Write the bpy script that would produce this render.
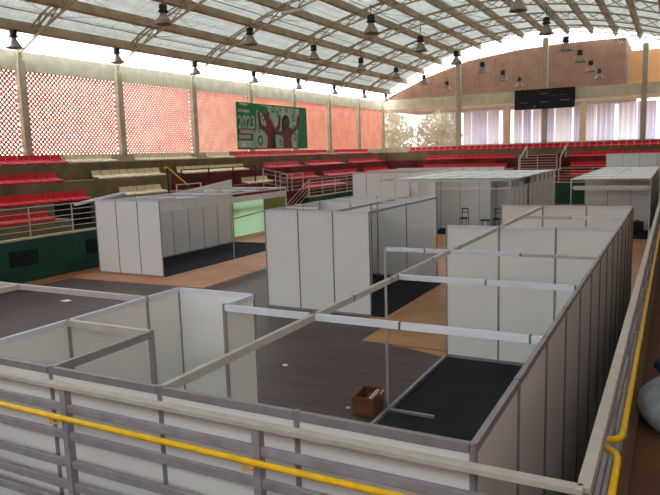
import bpy, math, random
from mathutils import Vector, Matrix
random.seed(7)
for _o in list(bpy.data.objects): bpy.data.objects.remove(_o)
SC = bpy.context.scene
COL = SC.collection

# ------------------------------------------------------------------ camera
YAW, PITCH, ROLL, FPX = -.4876, .1435, -.0301, 650.84
F = Vector((math.sin(YAW)*math.cos(PITCH), math.cos(YAW)*math.cos(PITCH), -math.sin(PITCH)))
R0 = Vector((math.cos(YAW), -math.sin(YAW), 0)); U0 = R0.cross(F)
RR = R0*math.cos(ROLL)+U0*math.sin(ROLL); UU = U0*math.cos(ROLL)-R0*math.sin(ROLL)
cd = bpy.data.cameras.new('camera'); cam = bpy.data.objects.new('camera', cd); COL.objects.link(cam)
cd.sensor_width = 36; cd.lens = FPX*36/660; cd.clip_start = .05; cd.clip_end = 600
cam.matrix_world = Matrix(((RR.x, UU.x, -F.x, .8129), (RR.y, UU.y, -F.y, -2.9631), (RR.z, UU.z, -F.z, 4.0183), (0, 0, 0, 1)))
SC.camera = cam

# ------------------------------------------------------------------ light
W = bpy.data.worlds.new('overcast_sky'); SC.world = W; W.use_nodes = True
nt = W.node_tree; nt.nodes.clear()
wo = nt.nodes.new('ShaderNodeOutputWorld'); bg = nt.nodes.new('ShaderNodeBackground')
tc = nt.nodes.new('ShaderNodeTexCoord'); sx = nt.nodes.new('ShaderNodeSeparateXYZ'); cr = nt.nodes.new('ShaderNodeValToRGB')
nt.links.new(tc.outputs['Generated'], sx.inputs[0]); nt.links.new(sx.outputs['Z'], cr.inputs[0])
# overcast sky: dim hazy horizon, much brighter overhead
cr.color_ramp.elements[0].color = (.455, .44, .475, 1); cr.color_ramp.elements[1].color = (.8, .92, 1.04, 1)
e = cr.color_ramp.elements.new(.16); e.color = (.47, .475, .51, 1)
e = cr.color_ramp.elements.new(.42); e.color = (.76, .83, .9, 1)
nt.links.new(cr.outputs[0], bg.inputs[0]); bg.inputs[1].default_value = 6.0
nt.links.new(bg.outputs[0], wo.inputs[0])
SC.view_settings.view_transform = 'Standard'; SC.view_settings.look = 'None'
SC.view_settings.gamma = 1; SC.view_settings.use_curve_mapping = False
SC.view_settings.exposure = 0.84
SC.cycles.max_bounces = 10; SC.cycles.diffuse_bounces = 6; SC.cycles.caustics_reflective = False; SC.cycles.caustics_refractive = False
SC.cycles.sample_clamp_indirect = 8

def portal(loc, rot, sx_, sy_):
    l = bpy.data.lights.new('sky_portal', 'AREA'); l.shape = 'RECTANGLE'; l.size = sx_; l.size_y = sy_
    l.cycles.is_portal = True
    o = bpy.data.objects.new('sky_portal', l); o.location = loc; o.rotation_euler = rot; COL.objects.link(o)
PI = math.pi
portal((-22.9, 22, 6.8), (0, -PI/2, 0), 5.2, 62)        # left lattice and the gap above it
portal((-8.5, 52.3, 8.8), (-PI/2, 0, 0), 28, 9)         # far gable
portal((5.9, 22, 6.0), (0, PI/2, 0), 3.4, 62)           # right side
portal((-8.5, -7.6, 6.5), (PI/2, 0, 0), 28, 2.4)          # rear gable

# ------------------------------------------------------------------ materials
def mat(name, col, rough=.7, metal=0, vary=.12, scale=3.0, bump=0, bscale=40, spec=.3, col2=None, detail=4):
    m = bpy.data.materials.new(name); m.use_nodes = True; n = m.node_tree.nodes; L = m.node_tree.links
    b = n['Principled BSDF']; b.inputs['Roughness'].default_value = rough; b.inputs['Metallic'].default_value = metal
    b.inputs['Specular IOR Level'].default_value = spec
    g = n.new('ShaderNodeNewGeometry'); nz = n.new('ShaderNodeTexNoise'); nz.inputs['Scale'].default_value = scale; nz.inputs['Detail'].default_value = detail
    L.new(g.outputs['Position'], nz.inputs['Vector'])
    r = n.new('ShaderNodeValToRGB'); c = Vector(col)
    r.color_ramp.elements[0].position = .3; r.color_ramp.elements[1].position = .7
    lo = c*(1-vary) if col2 is None else Vector(col2)
    r.color_ramp.elements[0].color = (*lo, 1); r.color_ramp.elements[1].color = (*(c*(1+vary*.5) if col2 is None else c), 1)
    L.new(nz.outputs['Fac'], r.inputs[0]); L.new(r.outputs[0], b.inputs['Base Color'])
    if bump:
        n2 = n.new('ShaderNodeTexNoise'); n2.inputs['Scale'].default_value = bscale; L.new(g.outputs['Position'], n2.inputs['Vector'])
        bp = n.new('ShaderNodeBump'); bp.inputs['Strength'].default_value = bump; bp.inputs['Distance'].default_value = .02
        L.new(n2.outputs['Fac'], bp.inputs['Height']); L.new(bp.outputs[0], b.inputs['Normal'])
    return m
def lin(r, g, b):
    f = lambda v: (v/255/12.92) if v/255 <= .04045 else ((v/255+.055)/1.055)**2.4
    return (f(r), f(g), f(b))
M = {}
M['panel'] = mat('white_laminate_panel', lin(226, 228, 226), .45, vary=.03, scale=1.2)
M['panel_warm'] = mat('cream_white_laminate_panel', lin(229, 229, 223), .45, vary=.03, scale=1.2)
M['alu'] = mat('aluminium_profile', lin(190, 186, 178), .4, .35, .12, 6)
M['alu_dark'] = mat('dull_aluminium_post', lin(150, 146, 146), .45, .3, .15, 8)
M['alu_white'] = mat('white_painted_profile', lin(212, 217, 224), .4, 0, .05, 6)
M['connector'] = mat('dark_steel_connector', lin(104, 104, 106), .5, .4)
M['carpet'] = mat('charcoal_carpet', lin(48, 49, 54), .95, vary=.25, scale=1.5, bump=.4, bscale=220, spec=.05)
M['rail'] = mat('painted_steel_rail', lin(188, 182, 170), .5, .1, .15, 9)
M['bar'] = mat('grey_painted_bar', lin(150, 146, 152), .55, .1, .2, 9)
M['yellow'] = mat('yellow_pipe_paint', lin(238, 192, 24), .4, 0, .15, 12)
M['concrete'] = mat('beige_concrete', lin(214, 207, 178), .9, 0, .18, 2.0, .3, 30)
M['concrete2'] = mat('column_concrete', lin(190, 182, 156), .9, 0, .22, 2.5, .3, 30)
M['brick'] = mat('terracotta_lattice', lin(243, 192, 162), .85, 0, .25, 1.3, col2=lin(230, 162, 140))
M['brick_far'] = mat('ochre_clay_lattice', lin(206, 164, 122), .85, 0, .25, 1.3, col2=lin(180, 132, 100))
M['red'] = mat('red_seat_plastic', lin(196, 20, 40), .4, 0, .15, 1.5)
M['cream'] = mat('cream_seat_plastic', lin(214, 200, 160), .45, 0, .12, 2)
M['green'] = mat('dark_green_paint', lin(26, 74, 58), .55, 0, .3, 1.0, .1, 15)
M['vent'] = mat('dark_grille_paint', lin(20, 48, 42), .7, 0, .2, 3)
M['mint'] = mat('pale_mint_light_guide', lin(206, 240, 206), .6, 0, .06, 1.0)
M['olive'] = mat('sunlit_wall_olive', lin(130, 145, 72), .7, 0, .2, 2)  # yellowish sunlight on the green wall put into this colour
M['maroon'] = mat('maroon_paint', lin(104, 36, 40), .8, 0, .25, 1.5)
M['dark'] = mat('dark_void_tone', lin(30, 28, 32), .9, 0, .2, 2)
M['black'] = mat('black_metal', lin(34, 32, 34), .5, .3, .2, 5)
M['lampdark'] = mat('dark_lamp_housing', lin(60, 55, 52), .5, .4, .2, 5)
M['lampshade'] = mat('aluminium_lamp_bell', lin(160, 150, 138), .4, .5, .2, 4)
M['truss'] = mat('cream_steel_truss', lin(182, 174, 150), .6, .1, .2, 3)
M['purlin'] = mat('dusty_brown_purlin', lin(190, 172, 146), .85, 0, .25, 1.2, col2=lin(158, 142, 120))
M['plywood'] = mat('plywood_board', lin(166, 124, 86), .7, 0, .2, 1.5)
M['wood'] = mat('varnished_box_wood', lin(118, 76, 46), .55, 0, .3, 6)
M['paper'] = mat('white_paper', lin(235, 235, 235), .8, 0, .03)
M['bag'] = mat('pale_blue_grey_cloth', lin(168, 180, 184), .9, 0, .35, 6, .4, 25)
M['navy'] = mat('navy_cloth', lin(24, 38, 66), .9, 0, .2, 6)
M['leaf'] = mat('leaf_green', lin(168, 176, 146), .8, 0, .5, 3)
M['trunk'] = mat('tree_bark', lin(126, 104, 84), .9, 0, .3, 8)
M['brownsheet'] = mat('brown_roof_sheet', lin(64, 40, 30), .8, 0, .35, .7, col2=lin(38, 24, 20))
M['amber'] = mat('ochre_sheet', lin(150, 106, 62), .8, 0, .3, .8)
M['cloth'] = mat('lilac_white_cloth', lin(246, 242, 250), .9, 0, .1, .8)
M['lilac'] = mat('lilac_cloth', lin(226, 222, 244), .9, 0, .15, .8)
M['tarpgreen'] = mat('banner_green', lin(38, 134, 82), .6, 0, .2, 2)
M['bannerpale'] = mat('banner_pale_print', lin(196, 206, 184), .6, 0, .1, 1.5, col2=lin(120, 178, 140))
M['bannerwhite'] = mat('banner_white_print', lin(222, 224, 214), .6, 0, .05)
M['bannerpink'] = mat('banner_pink_print', lin(206, 170, 172), .6, 0, .1)
M['skin'] = mat('banner_brown_print', lin(104, 62, 58), .6, 0, .2, 6)
M['hair'] = mat('banner_dark_print', lin(52, 44, 52), .6, 0, .2, 6)
M['shirt'] = mat('banner_crimson_print', lin(136, 44, 66), .6, 0, .2, 5)
M['ledoff'] = mat('dim_display_marks', lin(120, 112, 116), .5, 0, .2, 5)

def sunpatchmat():
    m = mat('sunlit_mint_patch', lin(210, 244, 212), .7, 0, .05, 1.0)
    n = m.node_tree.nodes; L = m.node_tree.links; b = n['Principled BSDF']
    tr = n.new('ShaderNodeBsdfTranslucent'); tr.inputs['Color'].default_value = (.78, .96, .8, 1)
    mx = n.new('ShaderNodeMixShader'); mx.inputs[0].default_value = .75  # translucency added so the patch glows like sunlit wall
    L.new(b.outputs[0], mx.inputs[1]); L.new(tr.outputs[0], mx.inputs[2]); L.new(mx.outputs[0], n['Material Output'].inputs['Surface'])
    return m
M['mint_sunpatch'] = sunpatchmat()
def roofmat():
    m = mat('fibre_roof_sheet', lin(206, 206, 200), .8, 0, .18, .9, col2=lin(166, 166, 158))
    n = m.node_tree.nodes; L = m.node_tree.links; b = n['Principled BSDF']
    g = n.new('ShaderNodeNewGeometry'); w = n.new('ShaderNodeTexWave'); w.wave_type = 'BANDS'; w.bands_direction = 'Y'
    w.inputs['Scale'].default_value = 1.6; w.inputs['Distortion'].default_value = 0
    L.new(g.outputs['Position'], w.inputs['Vector'])
    bp = n.new('ShaderNodeBump'); bp.inputs['Strength'].default_value = .8; bp.inputs['Distance'].default_value = .06
    L.new(w.outputs['Fac'], bp.inputs['Height']); L.new(bp.outputs[0], b.inputs['Normal'])
    # weathered translucent sheeting: a little daylight comes through
    tr = n.new('ShaderNodeBsdfTranslucent'); tr.inputs['Color'].default_value = (.9, .9, .84, 1)
    mx = n.new('ShaderNodeMixShader'); mx.inputs[0].default_value = ROOF_T
    out = n['Material Output']; L.new(b.outputs[0], mx.inputs[1]); L.new(tr.outputs[0], mx.inputs[2]); L.new(mx.outputs[0], out.inputs['Surface'])
    return m
ROOF_T = .27
M['roof'] = roofmat()

def floormat(name, ca, cb, rough=.5, plank=.12):
    m = bpy.data.materials.new(name); m.use_nodes = True; n = m.node_tree.nodes; L = m.node_tree.links
    b = n['Principled BSDF']; b.inputs['Roughness'].default_value = rough; b.inputs['Specular IOR Level'].default_value = .25
    g = n.new('ShaderNodeNewGeometry'); mp = n.new('ShaderNodeMapping'); mp.inputs['Scale'].default_value = (.5, 4, 1)
    L.new(g.outputs['Position'], mp.inputs[0])
    nz = n.new('ShaderNodeTexNoise'); nz.inputs['Scale'].default_value = 1.4; nz.inputs['Detail'].default_value = 8; L.new(mp.outputs[0], nz.inputs['Vector'])
    n2 = n.new('ShaderNodeTexNoise'); n2.inputs['Scale'].default_value = .6; n2.inputs['Detail'].default_value = 5; L.new(g.outputs['Position'], n2.inputs['Vector'])
    mx = n.new('ShaderNodeMath'); mx.operation = 'ADD'; L.new(nz.outputs['Fac'], mx.inputs[0]); L.new(n2.outputs['Fac'], mx.inputs[1])
    r = n.new('ShaderNodeValToRGB'); r.color_ramp.elements[0].position = .35; r.color_ramp.elements[1].position = .65
    mm = n.new('ShaderNodeMath'); mm.operation = 'MULTIPLY'; mm.inputs[1].default_value = .5; L.new(mx.outputs[0], mm.inputs[0])
    r.color_ramp.elements[0].color = (*ca, 1); r.color_ramp.elements[1].color = (*cb, 1)
    L.new(mm.outputs[0], r.inputs[0]); L.new(r.outputs[0], b.inputs['Base Color'])
    return m
M['court'] = floormat('court_wood_floor', lin(158, 104, 66), lin(190, 134, 92))
M['mat'] = floormat('worn_dark_boards', lin(52, 40, 38), lin(84, 68, 62), .45)
M['gallery'] = floormat('gallery_brown_floor', lin(84, 62, 44), lin(108, 80, 56), .8)
M['ground'] = mat('pale_outdoor_ground', lin(190, 178, 168), .9, 0, .1, .3)
def tiermat():
    # olive concrete nearer, maroon paint further along the stand
    m = mat('tier_concrete', lin(128, 112, 84), .9, 0, .3, 1.2, .2, 20)
    n = m.node_tree.nodes; L = m.node_tree.links; b = n['Principled BSDF']
    src = b.inputs['Base Color'].links[0].from_socket
    g = n.new('ShaderNodeNewGeometry'); s = n.new('ShaderNodeSeparateXYZ'); L.new(g.outputs['Position'], s.inputs[0])
    gt = n.new('ShaderNodeMath'); gt.operation = 'GREATER_THAN'; gt.inputs[1].default_value = 21.5; L.new(s.outputs['Y'], gt.inputs[0])
    lt = n.new('ShaderNodeMath'); lt.operation = 'LESS_THAN'; lt.inputs[1].default_value = 3.25; L.new(s.outputs['Z'], lt.inputs[0])
    an = n.new('ShaderNodeMath'); an.operation = 'MULTIPLY'; L.new(gt.outputs[0], an.inputs[0]); L.new(lt.outputs[0], an.inputs[1])
    nz = n.new('ShaderNodeTexNoise'); nz.inputs['Scale'].default_value = .9; L.new(g.outputs['Position'], nz.inputs['Vector'])
    r = n.new('ShaderNodeValToRGB'); r.color_ramp.elements[0].color = (*lin(84, 26, 30), 1); r.color_ramp.elements[1].color = (*lin(124, 56, 52), 1)
    r.color_ramp.elements[0].position = .35; r.color_ramp.elements[1].position = .65
    L.new(nz.outputs['Fac'], r.inputs[0])
    mx = n.new('ShaderNodeMix'); mx.data_type = 'RGBA'
    L.new(an.outputs[0], mx.inputs['Factor']); L.new(src, mx.inputs[6]); L.new(r.outputs[0], mx.inputs[7])
    L.new(mx.outputs[2], b.inputs['Base Color'])
    return m
M['tier'] = tiermat()

# ------------------------------------------------------------------ helpers
def nth(n): return '%d%s' % (n, 'th' if 10 <= n % 100 <= 20 else {1: 'st', 2: 'nd', 3: 'rd'}.get(n % 10, 'th'))
class MB:
    def __init__(s): s.v = []; s.f = []
    def box(s, x0, x1, y0, y1, z0, z1):
        i = len(s.v); s.v += [(x, y, z) for z in (z0, z1) for x, y in ((x0, y0), (x1, y0), (x1, y1), (x0, y1))]
        s.f += [tuple(i+k for k in q) for q in ((0, 3, 2, 1), (4, 5, 6, 7), (0, 1, 5, 4), (1, 2, 6, 5), (2, 3, 7, 6), (3, 0, 4, 7))]; return s
    def bar(s, a, b, w, h, up=(0, 0, 1)):
        a = Vector(a); b = Vector(b); d = (b-a).normalized(); up = Vector(up)
        if abs(d.dot(up)) > .98: up = Vector((0, 1, 0)) if abs(d.y) < .9 else Vector((1, 0, 0))
        sd = d.cross(up).normalized(); u = sd.cross(d).normalized(); i = len(s.v)
        for p in (a, b):
            for m1, m2 in ((-1, -1), (1, -1), (1, 1), (-1, 1)): s.v.append(tuple(p+sd*(m1*w/2)+u*(m2*h/2)))
        s.f += [tuple(i+k for k in q) for q in ((0, 1, 2, 3), (7, 6, 5, 4), (0, 4, 5, 1), (1, 5, 6, 2), (2, 6, 7, 3), (3, 7, 4, 0))]; return s
    def tube(s, pts, r, n=8, cap=True):
        pts = [Vector(p) for p in pts]; i0 = len(s.v); ref = None
        for k, p in enumerate(pts):
            d = ((pts[min(k+1, len(pts)-1)]-pts[max(k-1, 0)])).normalized()
            if ref is None: ref = Vector((0, 0, 1)) if abs(d.z) < .9 else Vector((1, 0, 0))
            a = d.cross(ref).normalized(); b = a.cross(d).normalized(); ref = b
            rr = r[k] if isinstance(r, (list, tuple)) else r
            for j in range(n):
                t = 2*PI*j/n; s.v.append(tuple(p+a*(rr*math.cos(t))+b*(rr*math.sin(t))))
        for k in range(len(pts)-1):
            for j in range(n):
                a = i0+k*n+j; b = i0+k*n+(j+1) % n; s.f.append((a, b, b+n, a+n))
        if cap: s.f.append(tuple(i0+j for j in range(n))[::-1]); s.f.append(tuple(i0+(len(pts)-1)*n+j for j in range(n)))
        return s
    def lathe(s, prof, n=16, c=(0, 0, 0)):
        i0 = len(s.v)
        for r, z in prof:
            for j in range(n): t = 2*PI*j/n; s.v.append((c[0]+r*math.cos(t), c[1]+r*math.sin(t), c[2]+z))
        for k in range(len(prof)-1):
            for j in range(n):
                a = i0+k*n+j; b = i0+k*n+(j+1) % n; s.f.append((a, b, b+n, a+n))
        return s
    def prism(s, poly, ax, t0, t1):
        """poly of 2D points extruded along axis ax ('x','y','z') from t0 to t1"""
        i = len(s.v); n = len(poly)
        for t in (t0, t1):
            for p in poly: s.v.append({'x': (t, p[0], p[1]), 'y': (p[0], t, p[1]), 'z': (p[0], p[1], t)}[ax])
        s.f.append(tuple(i+k for k in range(n))[::-1]); s.f.append(tuple(i+n+k for k in range(n)))
        for k in range(n): s.f.append((i+k, i+(k+1) % n, i+n+(k+1) % n, i+n+k))
        return s
    def build(s, name, m, parent=None, bevel=0, smooth=False, off=None):
        me = bpy.data.meshes.new(name)
        v = s.v
        if parent is not None:
            o0 = parent_world(parent); v = [(a-o0[0], b-o0[1], c-o0[2]) for a, b, c in v]
        elif off is not None: v = [(a-off[0], b-off[1], c-off[2]) for a, b, c in v]
        me.from_pydata(v, [], s.f); me.update()
        import bmesh
        bm = bmesh.new(); bm.from_mesh(me); bmesh.ops.recalc_face_normals(bm, faces=bm.faces); bm.to_mesh(me); bm.free()
        if smooth:
            for p in me.polygons: p.use_smooth = True
        me.materials.append(m if not isinstance(m, str) else M[m])
        o = bpy.data.objects.new(name, me); COL.objects.link(o)
        if parent is not None: o.parent = parent
        elif off is not None: o.location = off
        if bevel:
            b = o.modifiers.new('bevel', 'BEVEL'); b.width = bevel; b.segments = 2; b.limit_method = 'ANGLE'
        return o
def parent_world(o):
    p = Vector((0, 0, 0))
    while o is not None: p += Vector(o.location); o = o.parent
    return p
def tag(o, label, cat, group=None, kind=None):
    o['label'] = label; o['category'] = cat
    if group: o['group'] = group
    if kind: o['kind'] = kind
    return o
def thing(name, loc, label, cat, group=None):
    o = bpy.data.objects.new(name, None); COL.objects.link(o); o.location = loc; o.empty_display_size = .1
    return tag(o, label, cat, group)
def struct(o): o['kind'] = 'structure'; return o
def dup(root, loc=None, rotz=None, label=None, group=None, cat=None):
    r = root.copy(); COL.objects.link(r)
    if loc is not None: r.location = loc
    if rotz is not None: r.rotation_euler = (0, 0, rotz)
    if label: r['label'] = label
    if group: r['group'] = group
    for ch in list(root.children):
        c = ch.copy(); COL.objects.link(c); c.parent = r
        for g in list(ch.children):
            d = g.copy(); COL.objects.link(d); d.parent = c
    return r

# ------------------------------------------------------------------ building shell
XL, XR, YF, YB = -22.5, 5.5, 51.7, -7.2
XC = -8.5
def roofz(x): return 12.97-.0213*(x-XC)**2
def chordz(x): return 12.02-.0190*(x-XC)**2
COLY = [-5.8, -.6, 4.6, 9.8, 15.0, 20.2, 25.6, 31.0, 36.2, 41.4, 46.6, 51.7]

struct(MB().box(-60, 45, -45, 110, -.6, -.3).build('floor', 'ground'))   # ground outside, below hall floor
struct(MB().box(XL-.2, XR+.2, YB-.2, YF+.2, -.3, 0).build('floor', 'court'))

def bars(region, u0, u1, v0, v1, step, w, depth, mapf, nrm):
    """two families of 45 degree bars clipped to region(u,v); mapf(u,v)->3D; nrm = wall normal"""
    mb = MB(); ds = .06
    for sgn in (1, -1):
        c = (u0-(v1-v0)) if sgn == 1 else u0
        cend = u1 if sgn == 1 else u1+(v1-v0)
        while c < cend:
            seg = None; n = int((v1-v0)/ds)+1
            for k in range(n+1):
                v = min(v0+k*ds, v1); u = c+sgn*(v-v0); ok = u0 <= u <= u1 and region(u, v)
                if ok: seg = (seg[0] if seg else (u, v), (u, v))
                if (not ok or k == n) and seg:
                    if seg[0] != seg[1]: mb.bar(mapf(*seg[0]), mapf(*seg[1]), w, depth, nrm)
                    seg = None
            c += step
    return mb
ZB, ZT = 4.3, 7.65
STEP, BW, BD = .205, .056, .075
# left wall: lower wall, beam, columns, pierced brick screens
mb = MB().box(XL-.2, XL, YB, 23.2, 0, ZB).box(XL-.2, XL, 26.1, YF+.2, 0, ZB).box(XL-.2, XL, 23.2, 26.1, 2.3, ZB).box(XL-.15, XL+.02, YB, YF+.2, ZT, 8.42)  # low opening added so daylight reaches the mint sheet
struct(mb.build('wall_left', 'concrete'))
k = 0
for a, b in zip(COLY[1:-1], COLY[2:]):
    k += 1
    o = bars(lambda u, v: True, a+.16, b-.16, ZB, ZT, STEP, BW, BD, lambda u, v: (XL-.07, u, v), (1, 0, 0)).build('window_%d' % k, 'brick')
    struct(o)
tn = 0
for y in COLY:
    tn += 1
    struct(MB().box(XL-.1, XL+.16, y-.16, y+.16, ZB-.1, ZT+.4).box(XL-.1, XL+.1, y-.1, y+.1, ZT, 8.56).build('trim_%d' % tn, 'concrete2', bevel=.01))
# far wall
struct(MB().box(XL-.2, XR+.2, YF, YF+.2, 0, ZB+.1).box(XL, XR, YF-.02, YF+.16, ZT, 8.52).build('wall_far', 'concrete'))
FX = [XL, -15.5, -8.5, -1.4, 5.5]
XE1_ = 4.9
def gtop(x): return roofz(x)-.62
for a, b in zip(FX[:-1], FX[1:]):
    k += 1
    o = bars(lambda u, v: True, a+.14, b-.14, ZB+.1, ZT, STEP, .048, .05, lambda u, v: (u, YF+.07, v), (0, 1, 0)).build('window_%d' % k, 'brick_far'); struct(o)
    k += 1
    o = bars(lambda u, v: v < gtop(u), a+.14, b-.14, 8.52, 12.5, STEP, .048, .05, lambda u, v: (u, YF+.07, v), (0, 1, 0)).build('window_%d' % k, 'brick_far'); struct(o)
for x in FX[1:-1]:
    tn += 1
    struct(MB().box(x-.2, x+.2, YF-.2, YF+.12, 0, gtop(x)+.1).build('trim_%d' % tn, 'concrete2', bevel=.01))
# right and rear walls (outside the view): plinth, beam, columns, openings and brick tone set to shape the light
for a, b in zip(COLY[:-1], COLY[1:]):
    k += 1
    struct(bars(lambda u, v: True, a+.16, b-.16, ZB, ZT, STEP*2, .2 if b < 11 else .24, BD, lambda u, v: (XR+.07, u, v), (1, 0, 0)).build('window_%d' % k, 'brick'))
struct(MB().box(XR, XR+.2, YB, YF+.2, 0, ZB).box(XR, XR+.15, YB, YF+.2, ZT, 8.5).box(XE1_-.1, XR+.15, YB, YF+.2, 8.5, 9.3).build('wall_right', 'brick'))
struct(MB().box(XL-.2, XR+.2, YB-.2, YB, 0, 6.4).prism([(XL, ZT), (XR, ZT)]+[(x, roofz(x)-.05) for x in [XR-1.4*q for q in range(21)] if x > XL], 'y', YB-.2, YB).build('wall_rear', 'brick'))
for y in COLY[:-1]:
    tn += 1; struct(MB().box(XR-.16, XR+.1, y-.16, y+.16, ZB-.1, 8.56).build('trim_%d' % tn, 'concrete2'))
for x in FX:
    tn += 1; struct(MB().box(x-.16, x+.16, YB-.12, YB+.12, 3.5, 8.56).build('trim_%d' % tn, 'concrete2'))

# roof: curved sheet with purlins
XE0, XE1 = -21.8, 4.8
N = 60
me = MB()
xs = [XE0+(XE1-XE0)*i/N for i in range(N+1)]
poly = [(x, roofz(x)) for x in xs]+[(x, roofz(x)+.05) for x in reversed(xs)]
for i in range(N):
    a, b = xs[i], xs[i+1]
    me.prism([(a, roofz(a)), (b, roofz(b)), (b, roofz(b)+.04), (a, roofz(a)+.04)], 'y', YB-1, YF-.4)
roof = struct(me.build('ceiling', 'roof'))
# purlins every 1.75 m of arc
arc = [0.]
fine = [XE0+(XE1-XE0)*i/2000 for i in range(2001)]
for i in range(1, 2001): arc.append(arc[-1]+math.hypot(fine[i]-fine[i-1], roofz(fine[i])-roofz(fine[i-1])))
s = .25; PX = []
while s < arc[-1]:
    j = min(range(2001), key=lambda q: abs(arc[q]-s)); PX.append(fine[j]); s += 1.72
for x in PX:
    sl = math.atan(-.045*(x-XC)); c, sn = math.cos(sl), math.sin(sl); z = roofz(x)-.005
    def P(u, v): return (x+u*c-v*sn, z+u*sn+v*c)
    MB().prism([P(-.1, 0), P(.1, 0), P(.07, -.42), P(-.07, -.42)], 'y', YB-1, YF-.45).build('purlin', 'purlin', parent=roof)

# trusses
def truss(y, label):
    t = thing('roof_truss', (XC, y, 0), label, 'roof truss', 'arched roof trusses')
    X0, X1, n = XL+.1, XR-.1, 34
    P = [X0+(X1-X0)*i/n for i in range(n+1)]
    def top(x): return min(chordz(x)+.42, roofz(x)-.32) if x > XE0 and x < XE1 else chordz(x)+.12
    def up(x):
        e = min(abs(x-X0), abs(x-X1)); return chordz(x)+min(.45, .1+e*.3)
    b = MB(); 
    for a, c in zip(P[:-1], P[1:]): b.bar((a, y, chordz(a)), (c, y, chordz(c)), .07, .07, (0, 1, 0))
    b.build('bottom_chord', 'truss', parent=t)
    b = MB()
    for a, c in zip(P[1:-2], P[2:-1]):
        b.bar((a, y-.13, up(a)), (c, y-.13, up(c)), .06, .06, (0, 1, 0)); b.bar((a, y+.13, up(a)), (c, y+.13, up(c)), .06, .06, (0, 1, 0))
    b.build('top_chord', 'truss', parent=t)
    b = MB()
    for i, (a, c) in enumerate(zip(P[1:-2], P[2:-1])):
        sg = .13 if i % 2 else -.13
        b.bar((a, y, chordz(a)), (c, y+sg, up(c)), .042, .042); b.bar((c, y, chordz(c)), (a, y-sg, up(a)), .042, .042)
    b.build('web', 'truss', parent=t)
    return t
ordn = ['first', 'second', 'third', 'fourth', 'fifth', 'sixth', 'seventh', 'eighth', 'ninth', 'tenth', 'eleventh', 'twelfth']
vis = [y for y in COLY if y >= 9]
for i, y in enumerate(COLY[:-1]):
    if y < 0: continue
    lab = 'cream steel arched lattice truss, %s of the row counted back from the far gable wall' % ordn[len(COLY)-2-i]
    truss(y, lab)
# long thin tie rods under the roof running the length of the hall
for x, nm in ((-20.2, 'outermost at the left eave'), (-17.0, 'second from the left eave'), (-13.8, 'third from the left eave'), (-10.6, 'just left of the roof crown'), (-6.4, 'just right of the roof crown'), (-3.2, 'nearest the right eave')):
    b = MB()
    ys = COLY
    for a, c in zip(COLY[2:-1], COLY[3:]):
        z = chordz(x)+.02
        b.bar((x, a, z), (x, c, z), .035, .035)
        b.bar((x, a, z), (x+1.6, c, chordz(x+1.6)), .018, .018); b.bar((x+1.6, a, chordz(x+1.6)), (x, c, z), .018, .018)
    tag(b.build('roof_tie_rod', 'truss'), 'thin steel tie rod with cross bracing below the roof, '+nm, 'tie rod', 'roof tie rods')

# ------------------------------------------------------------------ outdoors beyond the far wall
sh = thing('open_shed', (-12, 62, -.3), 'brown roofed open shed standing outside beyond the far lattice wall', 'shed')
prof = [(-27, 8.6), (-25, 9.6), (-21, 11.2), (-17, 12.35), (-12.5, 12.9), (-8.5, 13.1), (-3.3, 13.1), (-3.3, 9.0), (-3.3, 8.3), (-27, 8.3)]
MB().prism(prof, 'y', 60, 74).build('roof_sheet', 'brownsheet', parent=sh)
b = MB().box(-27, 8, 59.6, 60.2, 7.9, 8.3); b.build('fascia_beam', 'trunk', parent=sh)
for x in (-25, -19.4, -13.3, -6.6, 0.6): MB().box(x-.25, x+.25, 59.7, 60.2, -.3, 7.9).build('post', 'trunk', parent=sh)
tag(MB().box(-3.2, 8, 63, 63.3, 8.3, 12.3).box(-3.2, 8, 60.3, 63, 8.3, 8.5).box(-2.8, -2.5, 62.9, 63.2, -.3, 8.3).box(6.5, 6.8, 62.9, 63.2, -.3, 8.3).build('ochre_backing', 'amber'), 'ochre sheet added outside for the orange-lit lattice right of the brown shed roof', 'backing sheet')  # added sheet; orange light on the lattice put into its colour
x = -20.5; i = 0
while x < 5:
    w = random.choice((.8, 1.1, 1.5)); 
    b = MB(); n = 10
    pts = [(x+w*j/n, 61.5+.12*math.sin(j*2.2)) for j in range(n+1)]
    b.prism(pts+[(p[0], p[1]+.05) for p in reversed(pts)], 'z', -.3, 7.75)
    tag(b.build('hanging_sheet', 'cloth' if i % 2 == 0 else 'lilac'), ('white' if i % 2 == 0 else 'lilac')+' cloth sheet, %s from the left, in the open shed beyond the far wall' % nth(i+1), 'sheet', ('white' if i % 2 == 0 else 'lilac')+' sheets in the shed')
    x += w+random.choice((.06, .12, .3)); i += 1
def tree(x, y, h, r, label):
    t = thing('leafy_tree', (x, y, -.3), label, 'tree')
    MB().tube([(x, y, -.3), (x+.1, y, h*.35), (x-.1, y, h*.7)], [.2, .15, .08]).build('trunk', 'trunk', parent=t)
    b = MB()
    for _ in range(1000):
        u = Vector((random.gauss(0, 1), random.gauss(0, 1), random.gauss(0, 1))).normalized()*(random.random()**.4)*r
        p = Vector((x, y, h*.68))+Vector((u.x, u.y, u.z*1.1)); s_ = random.uniform(.15, .32)
        a = Vector((random.gauss(0, 1), random.gauss(0, 1), random.gauss(0, 1))).normalized(); c = a.orthogonal().normalized(); i0 = len(b.v)
        b.v += [tuple(p-a*s_), tuple(p+c*s_*.45), tuple(p+a*s_), tuple(p-c*s_*.45)]; b.f.append((i0, i0+1, i0+2, i0+3))
    b.build('foliage', 'leaf', parent=t)
tree(-23.3, 55.4, 8, 2.3, 'pale green tree right behind the left end of the far lattice wall')
tree(-18.6, 55.6, 7.6, 2.2, 'grey green tree behind the far lattice, nearer the white sheets')

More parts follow.
